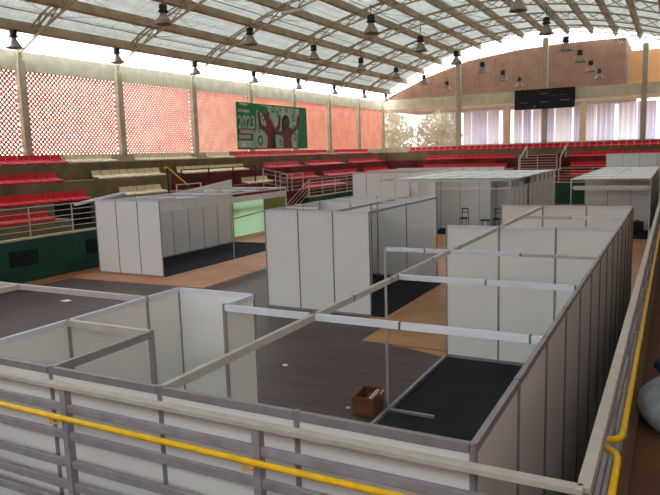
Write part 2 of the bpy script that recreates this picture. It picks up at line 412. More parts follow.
# ------------------------------------------------------------------ stands
def seat_mesh(m):
    b = MB(); prof = [(-.2, .0), (-.19, .05), (.02, .07), (.16, .08), (.2, .14), (.24, .365), (.21, .375), (.165, .17), (.12, .12), (0, .115), (-.19, .09), (-.23, .05)]
    b2 = MB(); 
    wd = .235
    b2.prism([(p[0], p[1]) for p in prof], 'x', -wd, wd)
    return b2
SEAT = {}
def seat0(colr):
    o = seat_mesh(colr).build('stadium_seat', 'red' if colr == 'red' else 'cream'); o.data.name = 'seat_'+colr
    SEAT[colr] = o; return o
first_seat = {'red': None, 'cream': None}
def seat(colr, loc, rz, label, group):
    if first_seat[colr] is None: o = seat0(colr); first_seat[colr] = o
    else: o = first_seat[colr].copy(); COL.objects.link(o)
    o.location = loc; o.rotation_euler = (0, 0, rz)
    o['label'] = label; o['category'] = 'seat'; o['group'] = group
    return o
# seat mesh: back at +y, faces -y. left stand faces +x -> rz = +90deg (back towards -x)
GX = -18.5
gs = thing('concrete_grandstand', (GX, 20, 0), 'tiered concrete grandstand along the left lattice wall', 'grandstand')
LT = [(-18.95, 1.92), (-19.85, 2.48), (-20.75, 3.22), (-21.6, 3.93)]   # front x, top z
Y0, Y1 = YB, 45.2
b = MB()
for (x, z), (x2, z2) in zip(LT, LT[1:]+[(XL, 4.3)]):
    if z < 2.6:
        b.box(x2-.0, x, Y0, 13.9, 0, z); b.box(x2, x, 16.4, 23.2, 0, z); b.box(x2, x, 23.2, 26.1, min(z-.12, 1.86), z); b.box(x2, x, 26.1, Y1+6.4, 0, z)  # gap left under the tiers for the added light passage
    else: b.box(x2, x, Y0, 23.2, 0, z); b.box(x2, x, 23.2, 26.1, 2.3, z); b.box(x2, x, 26.1, Y1+6.4, 0, z)
b.build('tier', 'tier', parent=gs)
MB().box(-18.95, GX-.15, Y0, 28.3, 1.2, 1.42).box(-18.95, GX-.15, 31.0, Y1, 1.2, 1.42).build('walkway', 'concrete2', parent=gs)
MB().box(-20.74, -20.7, 13.9, 16.4, 1.4, 2.5).box(-20.7, -18.96, 13.9, 16.4, 1.3, 1.4).build('stair_mouth', 'dark', parent=gs)  # shade inside the opening is put into the dark colour
gw = MB().box(GX-.15, GX, Y0, 23.2, 0, 1.43).box(GX-.15, GX, 26.1, 28.3, 0, 1.43).box(GX-.15, GX, 31, Y1, 0, 1.43)
MBw = gw.build('parapet_wall', 'green', parent=gs)
MB().box(GX-.16, GX+.03, Y0, 23.2, 1.43, 1.5).box(GX-.16, GX+.03, 31, Y1, 1.43, 1.5).build('coping', 'concrete2', parent=gs)
for y in (11.4, 14.6, 18.5, 34.5):
    b = MB().box(GX, GX+.03, y-.55, y+.55, .58, 1.1); o = b.build('vent', 'dark', parent=gs)
    b = MB()
    for q in range(5): b.box(GX+.03, GX+.05, y-.5, y+.5, .64+q*.1, .68+q*.1)
    b.build('grille', 'vent', parent=o)
MB().box(XL+.02, -18.96, 23.2, 23.22, 0, 1.8).box(XL+.02, -18.96, 26.08, 26.1, 0, 1.8).build('light_guide_lining', 'mint', parent=gs)  # added lining, pale to guide daylight onto the mint sheet
# mint and olive panels: sunlit stretches of green wall put into colour
g = thing('sunlit_patch', (GX, 24.7, 0), 'pale mint translucent sheet added as the sunlit patch of the dark green wall', 'sunlit patch')
MB().box(GX-.012, GX+.012, 23.22, 26.08, .02, 1.86).build('panel', 'mint_sunpatch', parent=g)
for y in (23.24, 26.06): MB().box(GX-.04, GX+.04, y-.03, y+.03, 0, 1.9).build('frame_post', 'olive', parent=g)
MB().bar((GX+.03, 23.25, .94), (GX+.03, 26.1, 1.1), .03, .05).build('diagonal_strip', 'olive', parent=g)  # darker diagonal line across the mint sheet
tag(MB().box(GX-.1, GX+.04, 26.15, 28.3, 0, 1.95).build('sunlit_wall_panel', 'olive'), 'olive green panel added as sunlit green wall beside the mint sheet, by the stair', 'panel')
st = thing('concrete_stair', (GX, 29.6, 0), 'concrete stair climbing the green wall to the left stand walkway', 'stair')
b = MB()
for i in range(8): b.box(GX-.42, GX-.02, 28.4+i*.32, 31.0, i*.18, (i+1)*.18)
b.build('steps', 'dark', parent=st)

# far stand
fs = thing('concrete_grandstand', (-8, 45.2, 0), 'tiered maroon grandstand below the far lattice wall', 'grandstand')
FT = [(46.3, 1.92), (47.7, 2.5), (49.1, 3.22), (50.5, 3.93)]
b = MB()
for (y, z), (y2, z2), (lx, _) in zip(FT, FT[1:]+[(YF, 4.3)], LT): b.box(lx+.01, .45, y, min(y2, YF-.22), 0, z)
b.build('tier', 'tier', parent=fs)
MB().box(-18.4, .45, 45.35, 46.3, 1.2, 1.45).build('walkway', 'concrete2', parent=fs)
MB().box(-18.4, .45, 45.2, 45.35, 0, 1.5).build('parapet_wall', 'green', parent=fs)
MB().box(-18.4, .45, 45.17, 45.37, 1.5, 1.56).build('coping', 'concrete2', parent=fs)
b = MB()
for i in range(6): b.box(-9.4, -6.7, 46.3+i*.68, 50.45, 1.5+i*.33, 1.83+i*.33)
b.build('aisle_steps', 'maroon', parent=fs)

def lrow(row, y0, y1, colr, label, group):
    x, z = LT[3-row]; n = int((y1-y0)/.52)
    for i in range(n): seat(colr, (x-.2, y0+.26+i*.52, z), PI/2, '%s plastic seat, %s from the left in the %s' % (colr, nth(i+1), label), group)
lrow(0, 10.5, 16.35, 'red', 'nearest block, top row, left stand', 'red seats, left stand top row near block')
lrow(0, 16.4, 19.4, 'cream', 'first cream block of the top row', 'cream seats, left stand top row first block')
lrow(0, 20.4, 24.9, 'cream', 'middle cream block of the top row', 'cream seats, left stand top row middle block')
lrow(0, 25.9, 28.0, 'cream', 'short cream block left of the banner', 'cream seats, left stand top row short block')
lrow(0, 28.0, 40.0, 'red', 'top row under the green banner', 'red seats under the banner')
lrow(0, 41.1, 47.5, 'red', 'top row block by the corner', 'red seats, left stand top row corner block')
lrow(1, 9.5, 15.5, 'red', 'nearest block, second row, left stand', 'red seats, left stand second row near block')
lrow(1, 17.0, 21.2, 'cream', 'second row before the yellow rail', 'cream seats, second row near block')
lrow(1, 22.4, 28.5, 'cream', 'second row behind the dark rail', 'cream seats, second row behind rail')
lrow(1, 30.2, 34.4, 'red', 'second row block under the banner', 'red seats, second row under banner')
lrow(1, 35.2, 40.5, 'red', 'second row block right of banner', 'red seats, second row right of banner')
lrow(1, 41.8, 47.6, 'red', 'second row block by the corner', 'red seats, second row corner block')
lrow(2, 9, 15.9, 'red', 'third row before the stair mouth', 'red seats, third row near block')
lrow(2, 17.6, 20.3, 'cream', 'third row just behind left booth', 'cream seats, third row near block')
lrow(2, 26.6, 29.4, 'cream', 'third row past the dark rail', 'cream seats, third row far block')
lrow(2, 31.2, 35.2, 'red', 'third row by the stair railing', 'red seats, third row by stair')
lrow(2, 36.1, 41.6, 'red', 'third row, middle block past stair', 'red seats, third row middle block')
lrow(2, 42.6, 47.6, 'red', 'third row block by the corner', 'red seats, third row corner block')
lrow(3, 8.5, 13.7, 'red', 'lowest row behind the wall railing', 'red seats, lowest row near block')
lrow(3, 31.6, 37.0, 'red', 'lowest row past the concrete stair', 'red seats, lowest row far block')
def frow(row, x0, x1, label, group, stuff=False):
    y, z = FT[3-row]; n = int((x1-x0)/.52)
    if stuff:
        b = MB()
        src = seat_mesh('red')
        for i in range(n):
            j = len(b.v); b.v += [(v[0]+x0+.26+i*.52, v[1]+y+.22, v[2]+z) for v in src.v]; b.f += [tuple(q+j for q in f_) for f_ in src.f]
        o = b.build('stadium_seats', 'red'); tag(o, label, 'seats', kind='stuff'); return
    for i in range(n): seat('red', (x0+.26+i*.52, y+.22, z), 0, 'red plastic seat, %s from the left in the %s' % (nth(i+1), label), group)
frow(0, -19.6, .2, 'far stand top row', 'red seats, far stand top row')
frow(1, -17.6, -10.0, 'far stand second row, left of aisle', 'red seats, far stand second row left')
frow(1, -6.2, .2, 'far stand second row, right of aisle', 'red seats, far stand second row right')
frow(2, -17.4, -10.2, 'far stand third row, left of aisle', 'red seats, far stand third row left')
frow(2, -6.0, .2, 'far stand third row, right of aisle', 'red seats, far stand third row right')
frow(3, -5.8, -2.6, 'red plastic seats in the lowest row of the far stand, right of aisle', '', True)

# railings on the stands
def railing(name, pts, label, cat='railing', h=1.0, n=5, rail='rail', post=1.9, r=.022):
    """pts polyline along base; vertical posts, n horizontal bars"""
    t = thing(name, pts[0], label, cat)
    b = MB()
    for k in range(1, n+1):
        for a, c in zip(pts[:-1], pts[1:]): b.tube([(a[0], a[1], a[2]+h*k/n), (c[0], c[1], c[2]+h*k/n)], r if k == n else r*.75, 6)
    b.build('rails', rail, parent=t)
    for a, c in zip(pts[:-1], pts[1:]):
        L = (Vector(c)-Vector(a)).length; m = max(1, round(L/post))
        for j in range(m+1):
            p = Vector(a).lerp(Vector(c), j/m); MB().tube([p, p+Vector((0, 0, h+.02))], r*1.2, 6).build('post', rail, parent=t)
    return t
railing('wall_railing', [(GX-.08, 8.2, 1.5), (GX-.08, 17.2, 1.5)], 'grey tubular railing on the dark green wall at the left edge', post=1.8)
railing('wall_railing', [(GX-.08, 31.1, 1.5), (GX-.08, 38, 1.5)], 'grey tubular railing on the walkway past the concrete stair')
railing('stair_railing', [(GX+.02, 28.5, .3), (GX+.02, 31.0, 1.5)], 'sloping tubular stair railing rising to the walkway of left stand', n=4, post=2.6, r=.02)
railing('aisle_railing', [(-9.5, 47.3, 2.3), (-9.5, 49.9, 3.2)], 'sloped rail on the left side of the far stand aisle', h=.9, n=1, r=.045)
railing('aisle_railing', [(-6.6, 47.3, 2.3), (-6.6, 49.9, 3.2)], 'sloped rail on the right side of the far stand aisle', h=.9, n=1, r=.045)
railing('wall_railing', [(-9.4, 46.4, 2.3), (-6.7, 46.4, 2.3)], 'pale barred railing across the aisle of the far stand', h=1.15, n=6, post=1.3, r=.028)
railing('wall_railing', [(-6.4, 45.3, 1.56), (.2, 45.3, 1.56)], 'barred railing on the green wall of the far stand, right of aisle', h=.95, n=5, r=.024)
railing('wall_railing', [(-18.2, 45.3, 1.56), (-9.6, 45.3, 1.56)], 'barred railing on the green wall of the far stand, left of aisle', h=.95, n=5, r=.024)
railing('walkway_railing', [(-20.0, 21.4, 2.5), (-20.0, 27.6, 2.5)], 'dark rail along the seat row behind the left booth', h=.95, n=2, rail='black', post=2.0, r=.03)
o = thing('stair_handrail', (-19.4, 19.8, 2.5), 'yellow sloping stair handrail above the left booth', 'handrail')
MB().tube([(-19.4, 19.75, 3.62), (-19.4, 21.1, 2.75)], .035, 8).tube([(-19.4, 19.55, 3.6), (-19.4, 19.75, 3.62)], .035, 8).build('rail', 'yellow', parent=o)
MB().tube([(-19.4, 19.75, 1.92), (-19.4, 19.75, 3.62)], .03, 8).build('post', 'black', parent=o)
railing('stair_railing', [(-19.05, 19.9, 1.92), (-19.05, 21.6, 1.92)], 'small grey railing just under the yellow stair handrail', h=.9, n=3, post=1.7, r=.03)
railing('stair_railing', [(-19.0, 26.9, 2.3), (-18.9, 29.2, 1.93)], 'sloping beige stair railing between the cream seat blocks', h=1.0, n=4, post=1.3)
railing('walkway_railing', [(-19.0, 28.6, 1.92), (-19.0, 31.2, 1.92)], 'beige barred railing at the head of the concrete stair', h=1.0, n=4, post=1.3)
o = MB().bar((-18.85, 14.0, 2.42), (-18.85, 16.4, 2.68), .12, .09).build('stair_mouth_rail', 'alu_white', off=(-18.85, 14.0, 1.5))
tag(o, 'white slanting bar over the dark stair mouth in the left stand', 'bar')

# ------------------------------------------------------------------ booths
H = 2.6
PT, PW = .03, .038
def rail_b(b, a, c, w=.045, h=.06): b.bar(a, c, w, h)
def panel_run(t, p0, p1, h=H, step=1.0, posts=True, z0=0., ends=(True, True), pm='alu_dark', tr='alu_white', pl='panel'):
    """run of unit wide wall panels between posts from p0 to p1 (x,y)"""
    a = Vector((p0[0], p0[1], 0)); c = Vector((p1[0], p1[1], 0)); L = (c-a).length; d = (c-a)/L
    n = max(1, math.ceil(L/step-.01)); ds = [min(i*step, L) for i in range(n+1)]
    for i in range(n):
        q0 = a+d*(ds[i]+PW/2); q1 = a+d*(ds[i+1]-PW/2)
        b = MB(); b.bar(q0+Vector((0, 0, (z0+h)/2)), q1+Vector((0, 0, (z0+h)/2)), .012, h-z0-.1); b.build('wall_panel', pl, parent=t)
        b = MB(); b.bar(q0+Vector((0, 0, h-.025)), q1+Vector((0, 0, h-.025)), .034, .05); b.build('top_rail', tr, parent=t)
        b = MB(); b.bar(q0+Vector((0, 0, z0+.03)), q1+Vector((0, 0, z0+.03)), .03, .05); b.build('bottom_rail', 'alu_dark', parent=t)
    if posts:
        for i, s_ in enumerate(ds):
            if (i == 0 and not ends[0]) or (i == n and not ends[1]): continue
            post(t, a+d*s_, h, pm)
def post(t, p, h=H, m='alu_dark'):
    MB().tube([(p[0], p[1], 0), (p[0], p[1], h+.006)], PW/2*1.08, 8).build('post', m, parent=t)
def stringer(t, a, c, z=H-.03, m='alu', conn=(), w=.04, h=.06):
    o = MB().bar((a[0], a[1], z), (c[0], c[1], z), w, h).build('stringer', m, parent=t)
    for f_ in conn:
        p = Vector((a[0], a[1], z)).lerp(Vector((c[0], c[1], z)), f_); d = (Vector((c[0], c[1], z))-Vector((a[0], a[1], z))).normalized()*.009
        MB().bar(p-d, p+d, w+.006, h+.006).build('connector', 'connector', parent=o)
def carpet(x0, x1, y0, y1, label):
    tag(MB().box(x0, x1, y0, y1, .003, .014).build('carpet', 'carpet', off=((x0+x1)/2, (y0+y1)/2, 0)), label, 'carpet')

# floor coverings
tag(MB().prism([(-17.6, 0.), (-3.02, 0.), (-3.02, 8.9), (-3.9, 9.2), (-4.25, 9.25), (-5.0, 10.7), (-5.7, 11.25), (-8.7, 11.25), (-8.72, 17), (-12.1, 17), (-12.0, 12.7), (-17.6, 12.5)], 'z', .001, .006).build('floor_covering', 'mat', off=(-10, 6, 0)), 'worn dark brown protective floor covering spread between the near and middle booths', 'floor covering')
tag(MB().box(-5.0, -3.08, 9.3, 10.55, .008, .018).build('plywood_sheet', 'plywood', off=(-4, 10, 0)), 'orange brown plywood sheet lying left of the charcoal carpet', 'plywood sheet', )
tag(MB().box(-5.2, -3.1, 10.75, 13.2, .008, .018).build('plywood_sheet', 'plywood', off=(-4, 12, 0)), 'larger plywood sheet lying behind the first, beside the middle booth', 'plywood sheet')

# near booth block
nb = thing('exhibition_booth', (0, 0, 0), 'large white panel booth block in front, closest to the yellow pipe', 'exhibition booth')
panel_run(nb, (0, 0), (-9, 0), tr='alu_dark', pl='panel_warm')
panel_run(nb, (0, 0), (0, 13.5), ends=(False, True), tr='alu_dark', pl='panel_warm')
panel_run(nb, (-3, 9), (0, 9), ends=(True, False), pl='panel_warm')
panel_run(nb, (-3, 13.5), (0, 13.5), ends=(True, False), pl='panel_warm')
panel_run(nb, (-4, 0), (-4, 2), ends=(False, True), pl='panel_warm')
panel_run(nb, (-4, 2), (-4, 2.5), ends=(False, True), pl='panel_warm')
panel_run(nb, (-4, 2.5), (-3, 2.5), ends=(False, True), pl='panel_warm')
panel_run(nb, (-3, 2), (-3, 2.5), ends=(True, False), pl='panel_warm')
stringer(nb, (-3, .02), (-3, 1), m='alu_dark'); stringer(nb, (-4, 1), (-3, 1)); post(nb, (-3, 1))
stringer(nb, (-2, .02), (-2, 8.98), conn=(.31, .42, .44, .58, .72, .83)); stringer(nb, (-2, 9.02), (-2, 13.48), m='alu', conn=(.3, .6))
stringer(nb, (-2.98, 2), (-.02, 2), m='alu_white', conn=(.32, .61, .97))
stringer(nb, (-1.98, 4), (-.02, 4), m='alu_white', conn=(.52, .99))
stringer(nb, (-2.98, 6), (-1.02, 6), m='alu_white', conn=(.31,)); stringer(nb, (-1.02, 6), (-.02, 6), m='alu', conn=(.02,), h=.04)
stringer(nb, (-1.98, 11), (-1.0, 11), m='alu', conn=(.98,)); stringer(nb, (-1.0, 11), (-.02, 11), m='alu_white')
post(nb, (-3, 6), m='alu')
stringer(nb, (-6, 2), (-4, 2)); stringer(nb, (-9, 2), (-6, 2)); stringer(nb, (-6, 2), (-6, .0)); post(nb, (-5.95, 1.55)); post(nb, (-6, 2)) if False else None
# floor profiles
for a, c in (((-3, 0.1), (-3, 8.95)), ((-2.97, 6), (-2.25, 6))):
    MB().bar((a[0], a[1], .035), (c[0], c[1], .035), .05, .04).build('floor_profile', 'alu_dark', parent=nb)
MB().bar((-1.0, 9.0, H+.012), (-.03, 9.0, H+.012), .045, .02).build('cap_strip', 'alu_white', parent=nb)
carpet(-2.96, -.04, .05, 8.93, 'charcoal carpet inside the large front booth block')

# left booth A
ab = thing('exhibition_booth', (-16, 14, 0), 'long white booth on the left in front of the dark green wall', 'exhibition booth')
AX0, AX1, AY0, AY1 = -17.46, -14.46, 13.68, 21.8
panel_run(ab, (AX0, AY0), (AX1, AY0)); panel_run(ab, (AX0, AY0), (AX0, AY1), ends=(False, True))
for y in (17.74, 21.8): post(ab, (AX1, y), m='alu_white' if y > 20 else 'alu')
for y in (15.7, 17.74, 19.8, 21.8): stringer(ab, (AX0+.02, y), (AX1, y), m='alu_white')
for x in (-16.46, -15.46, AX1): stringer(ab, (x, AY0+.02), (x, AY1), m='alu_white')
y = AY0
while y < AY1-.1:
    y2 = min(y+1.02, AY1)
    MB().box(AX1-.01, AX1+.01, y+.04, y2-.02, 2.24, H-.06 if y < 17 else 2.44).build('fascia_panel', 'panel', parent=ab); y = y2
stringer(ab, (AX1, AY0+.02), (AX1, AY1), z=2.22, m='alu_white', h=.035)
carpet(AX0+.05, AX1+.02, AY0+.05, AY1+.2, 'charcoal carpet inside the left booth by the green wall')

# middle booth B
bb = thing('exhibition_booth', (-7.2, 11.3, 0), 'middle white booth whose end wall has three panels, left of the plywood', 'exhibition booth')
BX0, BX1, BY0, BY1 = -8.67, -5.67, 11.32, 16.39
panel_run(bb, (BX0, BY0), (BX1, BY0)); panel_run(bb, (BX0, BY1), (BX1, BY1)); panel_run(bb, (BX0, BY0), (BX0, BY1), ends=(False, False))
for x in (-6.67, BX1): stringer(bb, (x, BY0+.02), (x, BY1-.02), m='alu', conn=(.55,) if x < -6 else ())
stringer(bb, (BX0, 12.35), (-7.67, 12.35), m='alu_white', h=.04); stringer(bb, (-7.67, 12.0), (BX1, 12.0), m='alu_white', h=.04) if False else None
for y in (14.4, 15.4): stringer(bb, (BX0, y), (BX1, y), m='alu_white')
panel_run(bb, (BX0, 14.4), (-7.0, 14.4), ends=(False, True))
carpet(BX0+.04, BX1+.35, BY0+.05, BY1-.04, 'charcoal carpet inside the middle booth')

# booth C (far, centre) with pale ceiling
def canopy_booth(label, x0, x1, y0, y1, inner, nx, tall_side, cap):
    t = thing('exhibition_booth', ((x0+x1)/2, y0, 0), label, 'exhibition booth')
    n = nx
    for i in range(n+1):
        x = x0+(x1-x0)*i/n
        if i in (0, n): post(t, (x, y0), m='alu_white')
        MB().bar((x, y0, 2.2), (x, y0, H-.05), .05, .05).build('fascia_strut', 'alu_white', parent=t)
        stringer(t, (x, y0+.03), (x, y1), m='alu', w=.05)
    stringer(t, (x0, y0), (x1, y0), m='alu_white', h=.07); stringer(t, (x0, y0), (x1, y0), z=2.2, m='alu_white', h=.05)
    m_ = int((y1-y0)/2)
    for j in range(1, m_+1): stringer(t, (x0, y0+(y1-y0)*j/m_), (x1, y0+(y1-y0)*j/m_), z=H-.028, m='alu_white')
    for i in range(n):
        for j in range(m_):
            xa, xb = x0+(x1-x0)*i/n+.04, x0+(x1-x0)*(i+1)/n-.04; ya, yb = y0+(y1-y0)*j/m_+.05, y0+(y1-y0)*(j+1)/m_-.05
            if cap(i, j): MB().box(xa, xb, ya, yb, H-.03, H-.018).build('ceiling_panel', 'panel', parent=t)
    for (a, b_) in inner: panel_run(t, a, b_, h=H-.07, pm='alu')
    return t
cb = canopy_booth('wide far booth with pale flat ceiling, centre of hall behind the middle booth', -12.3, -5.75, 27.0, 40.0,
    [((-9.75, 27.6), (-9.75, 29.2)), ((-9.75, 29.3), (-7.2, 29.3)), ((-7.2, 30.4), (-5.85, 30.4)), ((-12.3, 33.0), (-10.2, 33.0)), ((-5.8, 31.6), (-5.8, 39.9)), ((-12.3, 39.9), (-5.9, 39.9)), ((-7.2, 29.4), (-7.2, 30.3))], 5, True, lambda i, j: j > 0)
for a in range(9):
    MB().box(-5.76, -5.73, 27.3+a*1.4, 27.5+a*1.4, 2.2, H-.05).build('fascia_strut', 'alu_dark', parent=cb)
MB().bar((-5.75, 27.05, 2.18), (-5.75, 39.9, 2.18), .04, .05).build('side_rail', 'alu_white', parent=cb)
panel_run(cb, (-5.76, 27.05), (-5.76, 31.0), h=2.15, posts=True)
carpet(-12.2, -5.8, 27.1, 39.8, 'charcoal carpet inside the wide far booth')
db = thing('exhibition_booth', (-15.5, 36, 0), 'beige looking far booth at left behind the wide ceiling booth', 'exhibition booth')
panel_run(db, (-18.0, 36), (-14.0, 36), h=2.7, tr='alu', pm='alu'); panel_run(db, (-18, 36), (-18, 44), h=2.7, ends=(False, True), tr='alu', pm='alu')
panel_run(db, (-18, 44), (-12, 44), h=2.75, ends=(False, True), tr='alu', pm='alu')
for j in (2, 5): stringer(db, (-18, 36+j), (-14, 36+j), z=2.66, m='alu')
stringer(db, (-14, 36), (-14, 44), z=2.66, m='alu')
eb = canopy_booth('far right booth with pale ceiling beside the gallery', -3.2, -.05, 27.5, 43.0,
    [((-2.95, 30.5), (-.1, 30.5)), ((-.06, 27.6), (-.06, 42.9)), ((-3.15, 43), (-.1, 43))], 2, True, lambda i, j: True)
MB().box(-3.1, -.1, 27.5, 27.52, 2.1, 2.28).build('fascia_panel', 'panel', parent=eb)
tb = thing('partition_wall', (-1.5, 44, 0), 'tall pale panel wall standing behind the far right booth', 'partition')
panel_run(tb, (-3.2, 43.9), (.3, 43.9), h=3.45, pm='alu')
wb = tag(MB().prism([(19.2, 1.96), (24.0, 1.96), (24.0, 2.86), (19.2, 2.42)], 'x', -19.04, -19.0).build('pale_board', 'panel', off=(-19.0, 21.5, 1.96)), 'long pale board standing behind the left booth on the stand', 'board')
carpet(-3.15, -.1, 27.55, 42.9, 'charcoal carpet inside the far right booth')
hb = thing('exhibition_booth', (-12, 42.5, 0), 'low row of white panels behind the wide far booth', 'exhibition booth')
panel_run(hb, (-12.6, 43.2), (-9.7, 43.2), h=2.75)

# objects in the far booths
def stool(x, y, rz, label, w=.34, h=1.2):
    t = thing('bar_stool', (x, y, .014), label, 'stool'); t.rotation_euler = (0, 0, rz)
    z0 = .014
    for sx_ in (-1, 1):
        for sy_ in (-1, 1):
            top = h if sy_ > 0 else .75
            MB().tube([(x+sx_*w*.5, y+sy_*.22, z0), (x+sx_*w*.42, y+sy_*.18, top)], .018, 6).build('leg', 'black', parent=t)
    MB().box(x-w*.48, x+w*.48, y-.2, y+.2, .73, .78).build('seat', 'black', parent=t)
    MB().bar((x-w*.42, y+.18, h), (x+w*.42, y+.18, h), .03, .05).bar((x-w*.43, y+.18, 1.02), (x+w*.43, y+.18, 1.02), .02, .03).build('backrest', 'black', parent=t)
    MB().bar((x-w*.47, y-.2, .35), (x+w*.47, y-.2, .35), .02, .02).build('footrest', 'black', parent=t)
stool(-8.05, 27.6, 0, 'black metal bar stool with tapered back in the wide far booth')
stool(-6.45, 27.5, .0, 'black metal bar stool with square back, near the right post', .32)
t = thing('folding_table', (-7.2, 28.1, .014), 'low black folding table between the two bar stools', 'table')
MB().box(-7.35, -6.95, 27.9, 28.3, .60, .64).build('table_top', 'black', parent=t)
for a in (-7.3, -7.0):
    for c in (27.95, 28.25): MB().tube([(a, c, .014), (a, c, .6)], .015, 6).build('leg', 'black', parent=t)
t = thing('equipment_case', (-.6, 30.0, .014), 'small black case on the carpet of the far right booth', 'case')
MB().box(-.85, -.35, 29.8, 30.2, .014, .5).build('body', 'black', parent=t, bevel=.02)
MB().bar((-.7, 30.0, .53), (-.5, 30.0, .53), .03, .06).build('handle', 'connector', parent=t)
t = thing('display_stand', (-9.1, 26.2, 0), 'narrow white display stand with dark base left of the far booth stools', 'stand')
MB().box(-9.35, -8.95, 26.0, 26.05, 1.0, 2.55).build('board', 'panel', parent=t)
MB().box(-9.35, -8.95, 25.98, 26.1, .05, 1.0).build('base', 'connector', parent=t)

# ------------------------------------------------------------------ scoreboard and banner
t = thing('scoreboard', (-8.5, 51.3, 7.0), 'black electronic scoreboard hung on the far wall beam', 'scoreboard')
MB().box(-10.75, -6.2, 51.1, 51.46, 7.0, 8.55).build('housing', 'black', parent=t, bevel=.03)
b = MB().box(-8.8, -8.15, 51.07, 51.1, 8.12, 8.2).box(-10.3, -9.7, 51.07, 51.1, 7.5, 7.56).box(-8.8, -8.2, 51.07, 51.1, 7.48, 7.56).box(-7.3, -6.6, 51.07, 51.1, 7.55, 7.63).box(-9.25, -9.12, 51.07, 51.1, 7.15, 7.3).box(-8.0, -6.9, 51.07, 51.1, 7.98, 8.0)
b.build('display_marks', 'ledoff', parent=t)
def text(s_, size, m, loc, parent, name='lettering', rot=(PI/2, 0, PI/2), sx_=1.0, bold=0.0):
    c = bpy.data.curves.new('lettering', 'FONT'); c.body = s_; c.size = size; c.extrude = .004; c.offset = bold
    o = bpy.data.objects.new('tmp', c); COL.objects.link(o)
    dg = bpy.context.evaluated_depsgraph_get(); me = bpy.data.meshes.new_from_object(o.evaluated_get(dg)); bpy.data.objects.remove(o)
    q = bpy.data.objects.new(name, me); COL.objects.link(q); me.materials.clear(); me.materials.append(M[m])
    q.parent = parent; q.location = Vector(loc)-parent_world(parent); q.rotation_euler = rot; q.scale = (sx_, 1, 1)
    return q
BXx = -22.2
t = thing('event_banner', (BXx, 33.3, 4.45), 'green printed event banner reading 2023 hung on the left lattice wall', 'banner')
MB().box(BXx-.03, BXx, 29.15, 37.5, 4.42, 7.2).build('banner_sheet', 'tarpgreen', parent=t)
for yy in (31.0, 36.2): MB().bar((BXx-.2, yy, 7.1), (BXx-.02, yy, 7.1), .05, .05).build('hanger', 'connector', parent=t)
def bpoly(pts, m, name, d=.012): MB().prism(pts, 'x', BXx, BXx+d).build(name, m, parent=t)
YT = [(237, 29.16), (250, 30.5), (262, 31.82), (270, 32.74), (281, 34.07), (292, 35.48), (301, 36.69), (307, 37.53)]
def bq(u, v):
    for (u0, y0_), (u1, y1_) in zip(YT[:-1], YT[1:]):
        if u <= u1: break
    return (y0_+(y1_-y0_)*(u-u0)/(u1-u0), 5.87+(126-v)*.0625)
def bp2(pts, m, name, d): bpoly([bq(*p) for p in pts], m, name, d)
bp2([(253, 148), (296.5, 148), (297.5, 128), (299.5, 106.5), (262, 105.5), (257, 112), (256, 130), (253, 133)], 'bannerpale', 'pale_artwork', .006)
text('2023', 1.06, 'bannerpale', (BXx+.012, 29.25, 5.68), t, sx_=.86, bold=.03)
bp2([(238.5, 111), (250, 111.5), (250, 114.2), (238.5, 114)], 'bannerpale', 'printed_bar', .012)
bp2([(240.5, 105.5), (248, 106), (248, 107.5), (240.5, 107)], 'bannerpale', 'printed_bar', .012)
bp2([(240, 130.5), (253, 130.5), (253, 134), (240, 134)], 'bannerpink', 'printed_bar', .012)
bp2([(238.5, 135.5), (250, 135.5), (250, 139), (238.5, 139)], 'bannerpink', 'printed_bar', .012)
bp2([(237.5, 141), (255, 141), (255, 147.5), (237.5, 147.5)], 'bannerpale', 'printed_panel', .010)
bp2([(240, 147), (246, 147), (242, 141.5)], 'bannerwhite', 'printed_mark', .016)
rb = random.Random(5)
text('O', .8, 'tarpgreen', (BXx+.012, *bq(257, 145)), t, sx_=.9, bold=.04)
for u, v, z_ in ((279, 146, .55), (281, 137, .5), (293, 140, .7), (292, 120, .7), (293, 130, .5), (272, 112, .6), (277, 116, .5), (280, 110, .45), (294, 111, .4), (262, 121, .5), (258, 133, .4), (286, 111, .4), (296, 147, .4)):
    text('O', z_, 'tarpgreen', (BXx+.008, *bq(u, v)), t, sx_=.75, bold=.02)
# first printed figure with wrapped head
bp2([(266, 148.5), (267.5, 137), (264.5, 131), (266.5, 124), (264.5, 119), (268, 115.5), (272, 121), (275.5, 130), (274.5, 138), (275.5, 148.5)], 'shirt', 'printed_torso', .018)
bp2([(270.5, 148.5), (270, 133), (272.5, 128), (275.5, 132), (274.5, 140), (275.5, 148.5)], 'hair', 'printed_shawl', .022)
bp2([(257.5, 113), (260, 112.5), (261, 124), (268, 130), (267, 134.5), (259, 128)], 'skin', 'printed_arm', .020)
bp2([(274.5, 134), (274, 130), (278, 124), (279, 115), (281, 115), (280, 127), (277, 134)], 'skin', 'printed_arm', .014)
bp2([(263, 115), (264, 110.5), (268, 110.5), (270, 114), (268.5, 119), (265, 119)], 'skin', 'printed_face', .024)
bp2([(258, 110), (261, 106.5), (266, 106), (268.5, 109), (267.5, 113), (263, 113.5), (259, 113)], 'tarpgreen', 'printed_headwrap', .028)
